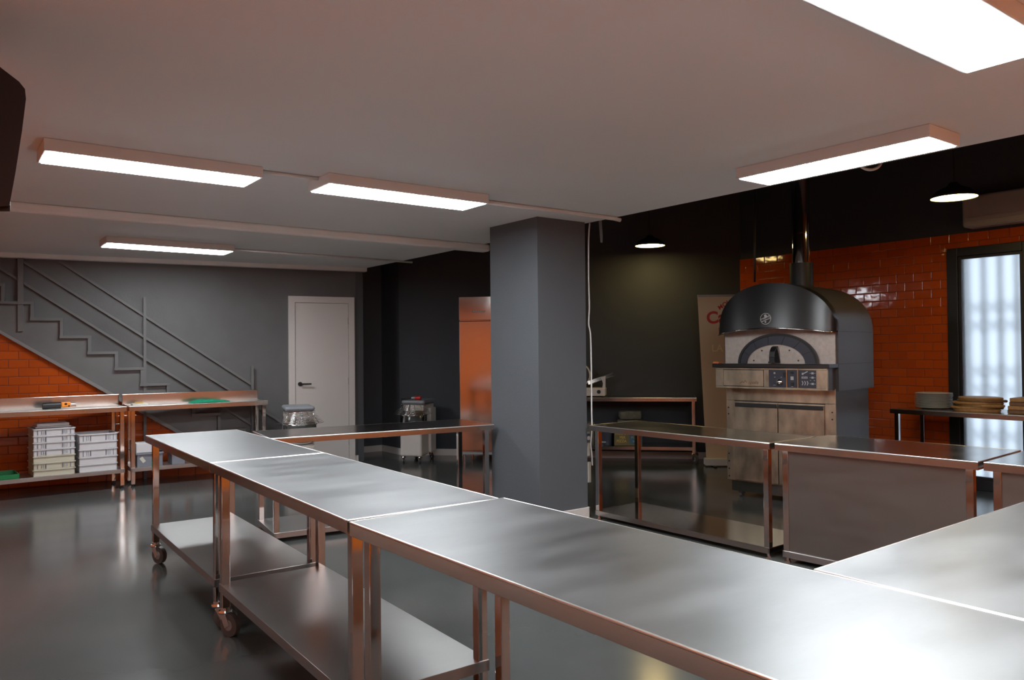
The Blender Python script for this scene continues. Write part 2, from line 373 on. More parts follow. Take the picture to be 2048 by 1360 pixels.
# ================================================================== CEILING LIGHTS
def panel(label, x0, x1, y0, y1):
    t = thing('ceiling_light', label, 'ceiling light', ((x0+x1)/2, (y0+y1)/2, CZ), 0, 'rectangular light panels on the white ceiling')
    w, l = (x1-x0)/2, (y1-y0)/2
    h = MB(); h.box(-w, w, -l, l, -.062, 0, .004); h.build('housing', 'lamp_body', t)
    MB().box(-w+.016, w-.016, -l+.016, l-.016, -.066, -.058, .002).build('diffuser', 'diff', t)
    return t
panel('left light panel of the pair in line on the white ceiling', .43, 1.505, 4.37, 4.685)
panel('right light panel of the pair in line, next to the pillar', 1.865, 3.015, 4.29, 4.605)
panel('small-looking farthest light panel, above the staircase wall', 1.235, 2.365, 7.69, 8.04)
panel('light panel along the right edge of the white ceiling, above the pizza oven', 3.785, 4.10, 1.75, 2.86)
panel('nearest and largest light panel, cut by the top right of the picture', 1.87, 3.03, .965, 1.275)
panel('extra light panel added overhead out of view on the left', -.1, 1.06, .965, 1.275)  # unseen panel, added for its effect on the table reflections
panel('extra light panel added overhead out of view on the right', 3.785, 4.10, -.3, .8)  # unseen panel, added so more light bounces onto the ceiling
def pendant(label, x, y):
    z = 2.62; t = thing('pendant_lamp', label, 'lamp', (x, y, z), 0, 'black pendant lamps')
    s = MB(); s.lathe([(.176, 0), (.178, .004), (.172, .02), (.13, .065), (.05, .10), (.03, .13), (0, .132)]); s.build('shade', 'black', t)
    s = MB(); s.lathe([(0, .004), (.172, .004), (.172, .010), (0, .010)]); s.build('diffuser', 'pend', t)
    MB().cyl((0, 0, .12), (0, 0, HZ-z), .006, n=8).build('cord', 'black', t)
pendant('round warm lamp glowing between the pillar and the pizza oven', *hz(1300, 492, 2.62)[:2])
pendant('round warm lamp glowing in front of the air conditioner', *hz(1908, 396, 2.62)[:2])
# conduits
def conduit(label, p, r, z=CZ):
    o = MB().tube(p, r, 10).build('cable_conduit', 'lamp_body'); tag(o, label, 'conduit', 'white conduits on the ceiling')
conduit('short white conduit joining the pair of light panels', [(1.505, 4.45, CZ-.012), (1.86, 4.44, CZ-.012)], .010)
conduit('white conduit running from the right light panel past the pillar top', [(3.015, 4.46, CZ-.016), (3.7, 4.45, CZ-.016), (4.33, 4.45, CZ-.016), (4.40, 4.44, CZ-.024)], .016)
conduit('thin white conduit from the farthest light panel to the dark wall', [(2.365, 7.93, CZ-.012), (4.5, 7.98, CZ-.012)], .011)

# ================================================================== TABLES
def leg_mb(x, y, z0, z1, s=.04):
    return MB().box(x-s/2, x+s/2, y-s/2, y+s/2, z0, z1, .003)
def caster(root, x, y, ang, r=.055, top=.14, wheel='wheelgrey'):
    c = MB(); c.cyl((x, y, top-.02), (x, y, top), .024); c.lathe([(0, 0), (.03, 0), (.034, .008), (.03, .016), (0, .016)], 20, (x, y, top-.03))
    dx, dy = math.cos(ang), math.sin(ang); px_, py_ = -dy, dx; ax, ay = x+dx*.035, y+dy*.035
    for s in (-1, 1):
        c.bar((x+px_*s*.022+dx*.005, y+py_*s*.022+dy*.005, top-.028), (ax+px_*s*.022, ay+py_*s*.022, r-.005), .004, .034, (dx, dy, 0))
    o = c.build('caster', 'chrome', root, smooth=True)
    w = MB(); w.cyl((ax-px_*.014, ay-py_*.014, r), (ax+px_*.014, ay+py_*.014, r), r, n=28)
    w.build('wheel', wheel, o, smooth=True)
    h = MB(); h.cyl((ax-px_*.018, ay-py_*.018, r), (ax+px_*.018, ay+py_*.018, r), r*.45, n=20); h.build('hub', 'hub', o, smooth=True)
def table(label, cx, cy, w, l, h, rz=0, top='steel_top', shelf=None, cast=False, group='stainless steel work tables', splash=0, closed=False, shelf_th=.04, legm='steel', inset=.035, apr=.045, shelf_m='steel_shelf', rail=False, castdir=-.9, seam=False):
    """local x = width, local y = length, origin on the floor at the centre"""
    t = thing('work_table', label, 'table', (cx, cy, 0), rz, group)
    a, b = w/2, l/2; g = .002
    tp = MB(); tp.box(-a+g, a-g, -b+g, b-g, h-.004, h, 0)
    # folded edge: a rounded lip all round
    tp.b.free(); tp.b = bmesh.new()
    tp.box(-a+g, a-g, -b+g, b-g, h-.008, h, .0035, seg=3); tp.build('tabletop', top, t)
    ed = MB(); er = .0036 if group != 'wall benches with backsplash' else .003; ex, ey, ez = a-g-er+.001, b-g-er+.001, h-er+.0008
    for p0, p1 in (((-ex, -ey), (ex, -ey)), ((ex, -ey), (ex, ey)), ((ex, ey), (-ex, ey)), ((-ex, ey), (-ex, -ey))):
        ed.cyl((p0[0], p0[1], ez), (p1[0], p1[1], ez), er, n=16)
    ed.build('rolled_edge', 'edge', t, smooth=True)
    ap = MB(); th = .018
    ap.box(-a+g+.0005, -a+th, -b+g, b-g, h-apr, h-.006, .001); ap.box(a-th, a-g-.0005, -b+g, b-g, h-apr, h-.006, .001)
    ap.box(-a+th, a-th, -b+g+.0005, -b+th, h-apr, h-.007, .001); ap.box(-a+th, a-th, b-th, b-g-.0005, h-apr, h-.007, .001)
    ap.build('apron', 'apron', t)
    z0 = .135 if cast else .03
    for sx in (-1, 1):
        for sy in (-1, 1):
            lx, ly = sx*(a-inset-.02+.0), sy*(b-inset-.02)
            lo = leg_mb(lx, ly, z0, h-.009).build('leg', legm, t)
            if cast: caster(t, lx, ly, castdir+(.35 if sx*sy > 0 else -.2), top=z0+.002)
            else:
                f = MB(); f.cyl((lx, ly, 0), (lx, ly, .008), .021); f.cyl((lx, ly, .008), (lx, ly, .032), .011); f.build('foot', 'chrome' if group.startswith('low') else 'rubber', lo)
    if shelf:
        s = MB(); e = inset-.004
        s.box(-a+e, a-e, -b+e, b-e, shelf-.004, shelf, .0015)
        for x0, x1, y0, y1 in ((-a+e, -a+e+.014, -b+e, b-e), (a-e-.014, a-e, -b+e, b-e), (-a+e, a-e, -b+e, -b+e+.014), (-a+e, a-e, b-e-.014, b-e)):
            s.box(x0, x1, y0, y1, shelf-shelf_th, shelf-.001, .001)
        s.build('shelf', shelf_m, t)
    if closed:
        p = MB(); p.box(-a+inset+.005, -a+inset+.013, -b+inset+.04, b-inset-.04, .075, h-.022, .001); p.build('front_panel', 'panel', t)
        r2 = MB(); r2.box(-a+inset, -a+inset+.03, -b+inset+.04, b-inset-.04, .03, .074, .002); r2.build('bottom_rail', 'steel', t)
    if splash:
        p = MB(); p.box(a-.02, a-.002, -b+g, b-g, h-.002, h+splash, .003); p.build('backsplash', 'apron', t)
    return t
HT, HL = .84, .765
G1 = 'tall stainless steel tables in the middle run'; G2 = 'low stainless steel tables'
table('far table of the middle run, with shelf and casters, its left end farthest away', 1.4125, 4.793, .60, 1.622, HT, R(-1.16), shelf=.25, cast=True, group=G1)
table('middle table of the run on casters with lower shelf, between two bright seams', 1.381, 3.147, .60, 1.646, HT, R(-1.07), shelf=.25, cast=True, group=G1)
table('nearest long table of the run, without a lower shelf, filling the foreground', 1.062+.0233+.3125, 2.316-1.025, .625, 2.046, HT, R(1.3), group=G1)
table('nearest table top on the right, set across the end of the long run', 1.722+.80+.002, 1.092-.30+.011, 1.60, .60, HT, R(.8), group=G1)
c_ = Vector((1.945, 5.54)); e = R(-7)
def centre(corner, dx, dy, rz): return (corner[0]+dx*math.cos(rz)-dy*math.sin(rz), corner[1]+dx*math.sin(rz)+dy*math.cos(rz))
table('lower table reaching across in front of the door as far as the pillar', *centre((1.945, 5.54), .92, .31, e), 1.84, .62, HL, e, top='steel_low', shelf=.072, group=G2)
tb1 = table('open low table with mirror-like bottom shelf right of the pillar', *centre((4.31, 4.742), .29, -.843, R(1.7)), .58, 1.683, HL, R(1.7), top='steel_low', shelf=.072, group=G2, shelf_m='steel_low')
table('low cabinet table with closed steel front panel in front of the oven', *centre((4.372, 3.035), .35, -.60, R(4)), .70, 1.195, HL, R(4), top='steel_low', shelf=.072, closed=True, group=G2)
table('low cabinet table with closed front cut off by the right side of the picture', *centre((4.47, 1.825), .35, -.61, R(4)), .70, 1.216, HL, R(4), top='steel_low', shelf=.072, closed=True, group=G2)

def bench(label, x0, y0, x1, y1, dep, h=.842, group='wall benches with backsplash'):
    A, B_ = Vector((x0, y0, 0)), Vector((x1, y1, 0)); d = B_-A; l = d.length; rz = math.atan2(d.y, d.x)
    c = (A+B_)/2+Vector((-math.sin(rz), math.cos(rz), 0))*dep/2
    # local x = depth direction (away from the room), local y = along
    return table(label, c.x, c.y, dep, l, h, rz+math.pi/2, top='steel_shelf', shelf=.20, splash=0, group=group, inset=.02, shelf_th=.04, apr=.05), c, rz, l
b1, c1, rz1, l1 = bench('steel bench with backsplash holding the white trays, at the left edge', -.62, 8.72, 1.605, 8.815, .46)
b2, c2, rz2, l2 = bench('steel bench with backsplash carrying the green cloth, under the stairs', 1.625, 8.815, 3.05, 8.735, .36)
for b_, l_, dep, cut, ext in ((b1, l1, .46, -.022, 0), (b2, l2, .36, .02, .026)):      # local +x points to the room here
    p = MB(); p.box(dep/2-.02, dep/2-.002, -l_/2+.002+cut, l_/2-.002+ext, .84, .953, .003); p.build('backsplash', 'apron', b_)

# table against the tiled wall (plates) and table along the diagonal wall
table('table with plates and wooden boards against the orange tiled wall', 7.385+.30, 3.835-.95, .60, 1.90, .79, 0, top='steel_low', group=G2, inset=.03)
dgd = (DG1-DG0).normalized(); dgn = Vector((dgd.y, -dgd.x, 0))   # dgn points into the room
rzd = math.atan2(dgd.y, dgd.x)
fc = Vector((7.34, 6.15, 0))                                     # right front corner of the wall table
ctr = fc - dgd*.90 - dgn*.27
if dgn.dot(Vector((0, 0, 0))-DG0) < 0: pass
t_diag = table('steel table with slicer and flour bags along the dark wall', ctr.x, ctr.y, 1.80, .54, .795, rzd, top='steel_low', shelf=.20, cast=True, group='tables at the dark wall', shelf_m='steel_low', inset=.02)

# ================================================================== PIZZA OVEN
oa = R(8.5)
OV = thing('pizza_oven', 'dome-hooded pizza oven with steel front, control panel and tall flue', 'oven', (5.981, 4.659, 0), oa-math.pi/2)
# local x runs left -> right along the front, local y runs back into the oven
def orel(o): o.parent = OV; return o
OW, OD = 1.024, .78
k = MB(); k.box(.03, OW-.03, .03, OD-.06, .055, .16); orel(k.build('chassis', 'fridge'))
for x in (.09, OW-.09):
    for y in (.09, OD-.14):
        c = MB(); c.bar((x-.018, y, .055), (x-.018, y+.02, .03), .004, .03, (1, 0, 0)); c.bar((x+.018, y, .055), (x+.018, y+.02, .03), .004, .03, (1, 0, 0)); c.cyl((x, y, .048), (x, y, .06), .025)
        cc = orel(c.build('caster', 'chrome')); c = MB(); c.cyl((x-.014, y+.015, .03), (x+.014, y+.015, .03), .03); c.build('wheel', 'hub', cc, smooth=True)
k = MB(); k.box(0, OW, .012, OD-.04, .15, 1.03, .004); cab = orel(k.build('base_cabinet', 'oven_side'))
k = MB(); k.box(0, OW, 0, .012, .90, 1.03, .002); k.box(0, .083, 0, .012, .155, .898, .002); k.box(.936, OW, 0, .012, .155, .898, .002); k.box(.083, .936, .004, .012, .155, .89)
orel(k.build('front_frame', 'oven_steel'))
k = MB()
for z in (.83, .77, .60, .40, .33, .26, .19):
    for x in (.022, .995): k.cyl((x, 0, z), (x, -.004, z), .007, n=10)
orel(k.build('rivet', 'black', kind='stuff'))
for x0, x1 in ((.092, .508), (.516, .928)):
    k = MB(); k.box(x0, x1, -.012, .003, .165, .885, .003); d_ = orel(k.build('door', 'oven_steel'))
    k = MB(); k.box(x0+.01, x1-.004, -.028, -.012, .845, .88, .003); k.build('handle', 'black', d_)
k = MB(); k.box(.507, .517, 0, .006, .165, .885); orel(k.build('door_gap', 'darkline'))
# control box
k = MB()
bx0, bx1, by, bz0, bz1 = -.022, 1.02, -.15, 1.018, 1.208
k.box(bx0, bx1, by, by+.02, bz0, bz0+.02, .004); k.box(bx0, bx1, by, by+.02, bz1-.018, bz1, .004)
k.box(bx0, .055, by, by+.02, bz0+.02, bz1-.018, .002); k.box(.925, bx1, by, by+.02, bz0+.02, bz1-.018, .002)
k.box(.455, .49, by+.002, by+.02, bz0+.02, bz1-.018); k.box(.47, .50, by, by+.02, bz0+.02, bz1-.018, .002)
k.box(bx0, bx0+.004, by+.02, .02, bz0, bz1); k.box(bx0, bx1, by+.02, .02, bz0, bz0+.004)
box = orel(k.build('control_box', 'oven_steel'))
k = MB(); k.box(bx1-.004, bx1, by+.02, .01, bz0, bz1); orel(k.build('box_side', 'oven_side'))
k = MB(); k.box(.06, .45, by-.004, by+.016, bz0+.024, bz1-.022, .002); fl_ = orel(k.build('drop_panel', 'oven_steel'))
k = MB(); k.box(.055, .456, by+.004, by+.012, bz0+.02, bz1-.018); orel(k.build('panel_gap', 'darkline'))
mx = frame_mx((.355, by-.0045, bz0+.058), (1, 0, 0)); text('inscription', 'apolis', .042, mx, 'wood2', fl_, shear=.35)
k = MB()
pz = [(.225, .045), (.250, .066), (.262, .053), (.278, .075), (.294, .055)]
for p, q in zip(pz, pz[1:]): k.bar((p[0], by-.005, bz0+p[1]), (q[0], by-.005, bz0+q[1]), .003, .002, (0, 1, 0))
k.build('mountain_mark', 'wood2', fl_)
k = MB(); k.box(.50, .925, by+.006, by+.016, bz0+.02, bz1-.018); pn = orel(k.build('control_panel', 'navy'))
k = MB(); k.lathe([(0, 0), (.03, 0), (.026, .018), (0, .022)], 24, (.60, 0, 0)); 
b = k.b; bmesh.ops.transform(b, matrix=Matrix.Translation((0, by+.006, bz0+.065))@Matrix.Rotation(R(90), 4, 'X'), verts=b.verts); k.build('knob', 'chrome', pn)
for x in (.665, .765):
    k = MB(); k.box(x-.004, x+.004, by-.001, by+.01, bz0+.02, bz1-.018); k.build('brass_strip', 'brass', pn)
k = MB(); k.box(.632, .655, by-.002, by+.006, 1.13, 1.17, .002); k.box(.70, .726, by-.002, by+.006, 1.055, 1.085, .002); k.box(.70, .726, by-.002, by+.006, 1.158, 1.178, .002); k.build('switch', 'black', pn)
k = MB(); k.box(.70, .726, by+.002, by+.006, 1.105, 1.135); k.box(.54, .565, by+.003, by+.006, 1.055, 1.058); k.box(.61, .62, by+.003, by+.006, 1.125, 1.129); k.box(.55, .56, by+.003, by+.006, 1.125, 1.129); k.box(.545, .56, by+.003, by+.006, 1.155, 1.17); k.box(.705, .722, by+.003, by+.006, 1.046, 1.049)
# display symbols: flames, bars, fan and arrow
for i in range(3):
    x = .80+i*.022; k.bar((x, by+.004, 1.062), (x+.010, by+.004, 1.082), .006, .003, (0, 1, 0)); k.bar((x+.010, by+.004, 1.080), (x, by+.004, 1.098), .006, .003, (0, 1, 0))
for i in range(5): k.box(.798+i*.011, .803+i*.011, by+.003, by+.006, 1.118, 1.136+.002*(i % 2))
k.bar((.80, by+.004, 1.155), (.85, by+.004, 1.180), .008, .003, (0, 1, 0)); k.box(.80, .812, by+.003, by+.006, 1.150, 1.168)
for zc in (1.165, 1.128, 1.075):
    k.box(.882, .902, by+.003, by+.006, zc-.008, zc+.008); k.box(.868, .876, by+.003, by+.006, zc-.002, zc+.002); k.box(.908, .916, by+.003, by+.006, zc-.002, zc+.002)
k.box(.870, .878, by+.003, by+.006, 1.102, 1.106); k.box(.902, .912, by+.003, by+.006, 1.102, 1.106)
k.build('symbols', 'silver', pn)
# counter slab
k = MB(); k.box(-.045, 1.045, -.175, .02, 1.208, 1.243, .006); orel(k.build('counter', 'blackg'))
# oven body: front wall with arch ring, vaulted shell
VZ, VT = 1.52, 1.96
def arch(x0, x1, zs, zt, n=28, p=2.0):
    c, a = (x0+x1)/2, (x1-x0)/2
    return [(c-a*math.cos(math.pi*i/n), zs+(zt-zs)*abs(math.sin(math.pi*i/n))**(2/p)) for i in range(n+1)]
k = MB(); k.box(-.005, OW+.005, .0, .02, 1.243, VZ+.1); orel(k.build('face_plate', 'oven_face'))
prof = [(-.022, 1.012), (-.022, VZ)]+arch(-.022, OW+.022, VZ, VT, 30, 2.3)[1:-1]+[(OW+.022, VZ), (OW+.022, 1.012)]
k = MB(); k.prism([(x, .02, z) for x, z in prof], (0, OD-.02+.03, 0)); sh = orel(k.build('shell', 'oven_side', smooth=True))
k = MB(); k.box(OW+.022, OW+.0235, .02, OD+.02, VZ-.003, VZ-.001); k.box(OW+.022, OW+.0235, .02, OD+.02, 1.24, 1.242); k.build('seam', 'darkline', sh)
# ring of stone segments and the door leaf
def ring(x0, x1, zt, X0, X1, ZT, z0, y0, y1, n, name, m_):
    A = arch(x0, x1, z0, zt, n); Bq = arch(X0, X1, z0, ZT, n); k = MB()
    for i in range(n):
        q = [A[i], A[i+1], Bq[i+1], Bq[i]]
        k.prism([(x, y0, z) for x, z in q], (0, y1-y0, 0))
    return orel(k.build(name, m_))
ring(.225, .775, 1.415, .165, .868, 1.492, 1.243, -.028, 0, 28, 'arch_stone', 'navy')
ring(.165, .868, 1.492, .143, .89, 1.513, 1.243, -.036, 0, 28, 'arch_rim', 'black')
k = MB(); 
for i in (4, 8, 12, 16, 20, 24):
    A = arch(.225, .775, 1.243, 1.415, 28)[i]; Bq = arch(.165, .868, 1.243, 1.492, 28)[i]
    k.bar((A[0], -.029, A[1]), (Bq[0], -.029, Bq[1]), .003, .002, (0, 1, 0))
orel(k.build('arch_joint', 'darkline'))
k = MB(); k.prism([(x, -.012, z) for x, z in arch(.222, .778, 1.243, 1.418, 28, 2.2)], (0, .012, 0)); dl = orel(k.build('oven_door', 'oven_face'))
k = MB(); 
for x, z in ((.29, 1.27), (.37, 1.36), (.63, 1.36), (.71, 1.27)): k.cyl((x, -.012, z), (x, -.016, z), .007, n=10)
k.build('bolt', 'black', dl)
k = MB()   # arched upright handle
hp_ = [(.50, -.012, 1.395), (.50, -.045, 1.385), (.50, -.075, 1.35), (.50, -.085, 1.30), (.50, -.085, 1.25)]
for p, q in zip(hp_, hp_[1:]): k.bar(p, q, .05, .01, (0, -1, .3), .002)
k.prism([(.455, -.012, 1.25), (.545, -.012, 1.25), (.53, -.012, 1.34), (.515, -.012, 1.39), (.485, -.012, 1.39), (.47, -.012, 1.34)], (0, -.012, 0))
k.box(.452, .48, -.06, -.012, 1.247, 1.262); k.build('door_handle', 'black', dl)
# bowed hood visor
k = MB(); t = bmesh.new(); n = 36; hx0, hx1 = -.045, 1.055; hc, ha = (hx0+hx1)/2, (hx1-hx0)/2
top = arch(hx0, hx1, VZ+.004, 1.958, n, 2.25)
rows = []
for i in range(n+1):
    x, zt_ = top[i]; u_ = (x-hc)/ha; yb = -.02-.17*math.sqrt(max(0, 1-u_*u_*.98)); yt = yb*.72
    zb_ = VZ-.012+.05*max(0, 1-u_*u_); zt_ = max(zt_, zb_+.004)
    rows.append([t.verts.new((x, yb+(yt-yb)*j/5, zb_+(zt_-zb_)*j/5)) for j in range(6)]+[t.verts.new((x, .03, zt_+.003))])
for a_, b_ in zip(rows, rows[1:]):
    for j in range(6): t.faces.new((a_[j], b_[j], b_[j+1], a_[j+1]))
bmesh.ops.remove_doubles(t, verts=t.verts, dist=.0005)
bmesh.ops.recalc_face_normals(t, faces=t.faces)
bmesh.ops.solidify(t, geom=t.faces[:], thickness=.006); k.add(t); hood = orel(k.build('hood', 'blackg', smooth=True))
k = MB(); k.tube([(hx0+(hx1-hx0)*i/30, -.022-.17*math.sqrt(max(0, 1-((2*i/30-1)**2)*.98)), VZ-.014+.05*(1-(2*i/30-1)**2)) for i in range(31)], .006, 8); k.build('hood_rim', 'steel', hood)
# roundel badge on the hood
by_ = -.02-.17*.985; by_ = -.194
bx_, bz_ = .50, 1.640
k = MB(); k.cyl((bx_, by_+.024, bz_), (bx_, by_, bz_), .050, n=40); bd_ = k.build('badge', 'silver', hood, smooth=True)
k = MB(); k.cyl((bx_, by_, bz_), (bx_, by_-.0012, bz_), .045, n=40); bi = k.build('badge_field', 'black', hood)
k = MB(); k.bar((bx_-.042, by_-.002, bz_-.016), (bx_+.042, by_-.002, bz_+.016), .003, .030, (0, 0, 1)); k.build('badge_band', 'silver', hood)
k = MB(); k.cyl((bx_, by_, bz_+.026), (bx_, by_-.002, bz_+.026), .013, n=16); k.cyl((bx_, by_, bz_-.028), (bx_, by_-.002, bz_-.028), .008, n=16)
k.build('badge_mark', 'silver', hood)
mx = frame_mx((bx_, by_-.0045, bz_-.001), (math.cos(R(21)), 0, math.sin(R(21))), (-math.sin(R(21)), 0, math.cos(R(21)))); text('badge_text', 'Moretti', .028, mx, 'black', hood, shear=.3, bold=.0008)
# flue
fx, fy = .463, .62
k = MB(); k.cyl((fx, fy, 1.93), (fx, fy, 2.19), .108, n=36); orel(k.build('flue_collar', 'black', smooth=True))
k = MB()
for z0, z1 in ((2.19, 2.335), (2.335, 2.48), (2.48, 3.385)): k.cyl((fx, fy, z0), (fx, fy, z1-.006), .083, n=36); k.cyl((fx, fy, z1-.010), (fx, fy, z1), .0855, n=36)
orel(k.build('flue_pipe', 'steel', smooth=True))
k = MB(); k.tube([OV.matrix_world @ Vector(p) for p in ()] or [(6.15+.0, 4.45, 2.0), (6.16, 4.45, 2.3), (6.175, 4.45, 2.7), (6.18, 4.45, 3.38)], .009, 8)
tag(k.build('power_cable', 'black'), 'black cable rising from the back of the oven hood to the dark ceiling', 'cable')
k = MB(); k.box(-.04, .02, -.168, -.10, 1.2435, 1.262, .003); o = k.build('brush_block', 'clay'); o.location = (5.981, 4.659, 0); o.rotation_euler = (0, 0, oa-math.pi/2)
tag(o, 'small red-brown block on the left end of the oven counter', 'block')

# roll-up banner behind the oven
Bb = hz(1413, 932, 0); bx_d = dgd
P_tl = hpl(1395, 592, Bb, (-.65, -.76, 0))
ba = Vector((Bb.x, Bb.y, .05)); bdir = Vector((.76, -.65, 0)).normalized(); bnn = Vector((-.65, -.76, 0))
BN = thing('roll_up_banner', 'beige roll-up flour banner with red lettering standing behind the oven', 'banner', (Bb.x, Bb.y, 0))
ba.z = .07; tl = P_tl; side = (tl-ba)
W_ = .85
k = MB(); k.prism([ba, ba+bdir*W_, ba+bdir*(W_+.0)+side, ba+side], -bnn*.004); o = k.build('print', 'banner'); rel(o, BN)
k = MB(); k.bar(ba+side, ba+side+bdir*W_, .02, .025); rel(k.build('top_rail', 'hub'), BN)
k = MB(); k.prism([ba-bdir*.02+bnn*.07-Vector((0, 0, .055)), ba+bdir*(W_+.02)+bnn*.07-Vector((0, 0, .055)), ba+bdir*(W_+.02)-bnn*.07-Vector((0, 0, .055)), ba-bdir*.02-bnn*.07-Vector((0, 0, .055))], (0, 0, .075)); rel(k.build('base', 'lamp_body'), BN)
k = MB()
for q in (.08, .7): k.bar(ba+bdir*q+bnn*.16-Vector((0, 0, .062)), ba+bdir*q-bnn*.16-Vector((0, 0, .062)), .03, .012)
rel(k.build('foot', 'black'), BN)
upv = side.normalized()
def btext(name, s, size, px, py, m_, tilt=0, bold=0, shear=0):
    p = hpl(px, py, ba+bnn*.004, bnn); xd = bdir*math.cos(tilt)+Vector((0, 0, 1))*math.sin(tilt); ud = Vector((0, 0, 1))*math.cos(tilt)-bdir*math.sin(tilt)
    o = text(name, s, size, frame_mx(p, xd, ud), m_, None, align='LEFT', bold=bold, shear=shear); rel(o, BN)
for i, (ch, px, py, tl_) in enumerate((('M', 1437, 617, .55), ('O', 1445, 611, .35), ('L', 1453, 606, .2), ('I', 1461, 604, 0), ('N', 1467, 605, -.2), ('O', 1476, 609, -.35))):
    btext('print_text', ch, .072, px, py, 'bred', tl_, .0015)
btext('print_text', 'Caputo', .195, 1413, 637, 'bred', .05, .006)
btext('print_text', 'S', .05, 1437, 659, 'bred', 0, .001)
btext('print_text', 'LA PIZZA', .115, 1423, 697, 'bcream', 0, .001)

# ================================================================== FRIDGE
fx0 = hz(925, 925, 0); fr_d = dgd.copy(); frz = math.atan2(fr_d.y, fr_d.x)
FG = thing('refrigerator', 'tall steel upright refrigerator reflecting orange, half hidden by the pillar', 'refrigerator', (fx0.x-.02, fx0.y+.02, 0), frz)
k = MB(); k.box(0, .70, .02, .56, .13, 2.055, .006); k.build('body', 'fridge', FG)
k = MB(); k.box(0, .70, -.005, .02, 1.765, 2.055, .004); hp2 = k.build('top_panel', 'fridge', FG)
k = MB(); k.box(.004, .696, -.02, .02, .15, 1.755, .008); dd = k.build('door', 'fridge', FG)
k = MB(); k.box(.17, .33, -.009, -.005, 1.862, 1.882, .002); bb_ = k.build('badge', 'hub', hp2)
text('badge_text', 'INFRICO', .022, frame_mx((.25, -.0095, 1.872), (1, 0, 0)), 'white', bb_) if False else None
k = MB(); [k.box(.18+i*.022, .192+i*.022, -.011, -.009, 1.866, 1.878) for i in range(7)]; k.build('badge_mark', 'white', hp2)
k = MB(); k.box(0, .70, .0, .55, .10, .13, .003); k.build('plinth', 'hub', FG)
for x in (.04, .66):
    for y in (.05, .50): k = MB(); k.cyl((x, y, 0), (x, y, .105), .017); k.build('leg', 'chrome', FG)

# ================================================================== SPIRAL MIXERS
def mixer(label, x, y, rz, sc=1.0, mirror=1):
    """front faces local -y; bowl in front, column behind"""
    t = thing('spiral_mixer', label, 'mixer', (x, y, 0), rz, 'dough mixers'); t.scale = (sc, sc, sc)
    k = MB(); k.box(-.17, .17, -.24, .10, .095, .46, .03, seg=3); k.build('base', 'creamp', t)
    k = MB(); k.box(-.16*1, .20, .10, .36, .12, .80, .02, seg=3); k.build('column', 'creamp', t)
    k = MB(); k.lathe([(0, .47), (.15, .47), (.195, .50), (.205, .56), (.205, .70), (.212, .705), (.212, .715), (.198, .715), (.196, .56), (.14, .49), (0, .485)], 36, (0, -.10, 0)); k.build('bowl', 'chrome', t)
    k = MB(); k.box(-.165, .165, -.12, .36, .765, .875, .025, seg=3); hd = k.build('head', 'creamp', t)
    k = MB(); k.box(-.185, .185, -.14, .38, .872, .93, .03, seg=3); k.build('head_cover', 'mixgrey', hd)
    k = MB(); k.box(-.187, .187, -.142, .382, .866, .873, .002); k.build('trim_line', 'chrome', hd)
    g_ = MB()
    for i in range(9):
        z = .735+i*.016; r_ = .29-i*.015
        g_.tube([(r_*math.cos(a), -.10+r_*math.sin(a)-.02, z) for a in [math.pi*(1+j/20) for j in range(21)]], .003, 6)
    for a in (1.15, 1.35, 1.5, 1.65, 1.85):
        c_, s_ = math.cos(math.pi*a), math.sin(math.pi*a); g_.tube([(.237*c_, -.12+.237*s_, .73), (.155*c_, -.12+.155*s_, .865)], .004, 6)
    g_.build('wire_guard', 'chrome', t)
    k = MB(); k.tube([(.06*math.cos(j*.5), -.10+.06*math.sin(j*.5), .50+j*.012) for j in range(22)], .011, 8); k.build('spiral_hook', 'chrome', t)
    k = MB(); k.cyl((0, -.165, .735), (0, -.165, .765), .02); k.bar((0, -.345, .735), (0, -.25, .87), .03, .005); k.build('guard_strap', 'hub', t)
    k = MB(); k.box(-.18, -.165, .15, .30, .60, .74, .004); k.cyl((-.18, .19, .69), (-.188, .19, .69), .012); k.build('switch_box', 'hub', t)
    for xx in (-.13, .13):
        for yy in (-.19, .30): caster(t, xx, yy, -1.2+(.5 if yy > 0 else 0), r=.034, top=.10, wheel='rubber')
    return t
px_ = hz(817, 930, 0)
m1 = mixer('dough mixer with white base and grey cover standing by the dark wall', 4.90, 8.62, R(-50), .83)
m2 = mixer('dough mixer with wire guard in front of the white door', 3.20, 8.19, frz+.55, .86)
k = MB(); k.cyl((0, 0, 0), (.05, 0, 0), .022, n=20); k.cyl((.05, 0, 0), (.075, 0, 0), .026, n=20); pl_ = k.build('power_plug', 'red', smooth=True)
pl_.location = (4.86, 8.57, .772+.025); pl_.rotation_euler = (0, 0, frz); tag(pl_, 'red industrial plug lying on the cover of the mixer by the dark wall', 'plug')
k = MB(); k.cyl((-.045, 0, -.0), (0, 0, 0), .014, .018, n=16); k.build('plug_end', 'hub', pl_, smooth=True)
k = MB(); k.tube([(-.045, 0, 0), (-.09, 0, -.010), (-.16, .02, -.014), (-.20, .06, -.015)], .006, 8); k.build('cord', 'black', pl_)

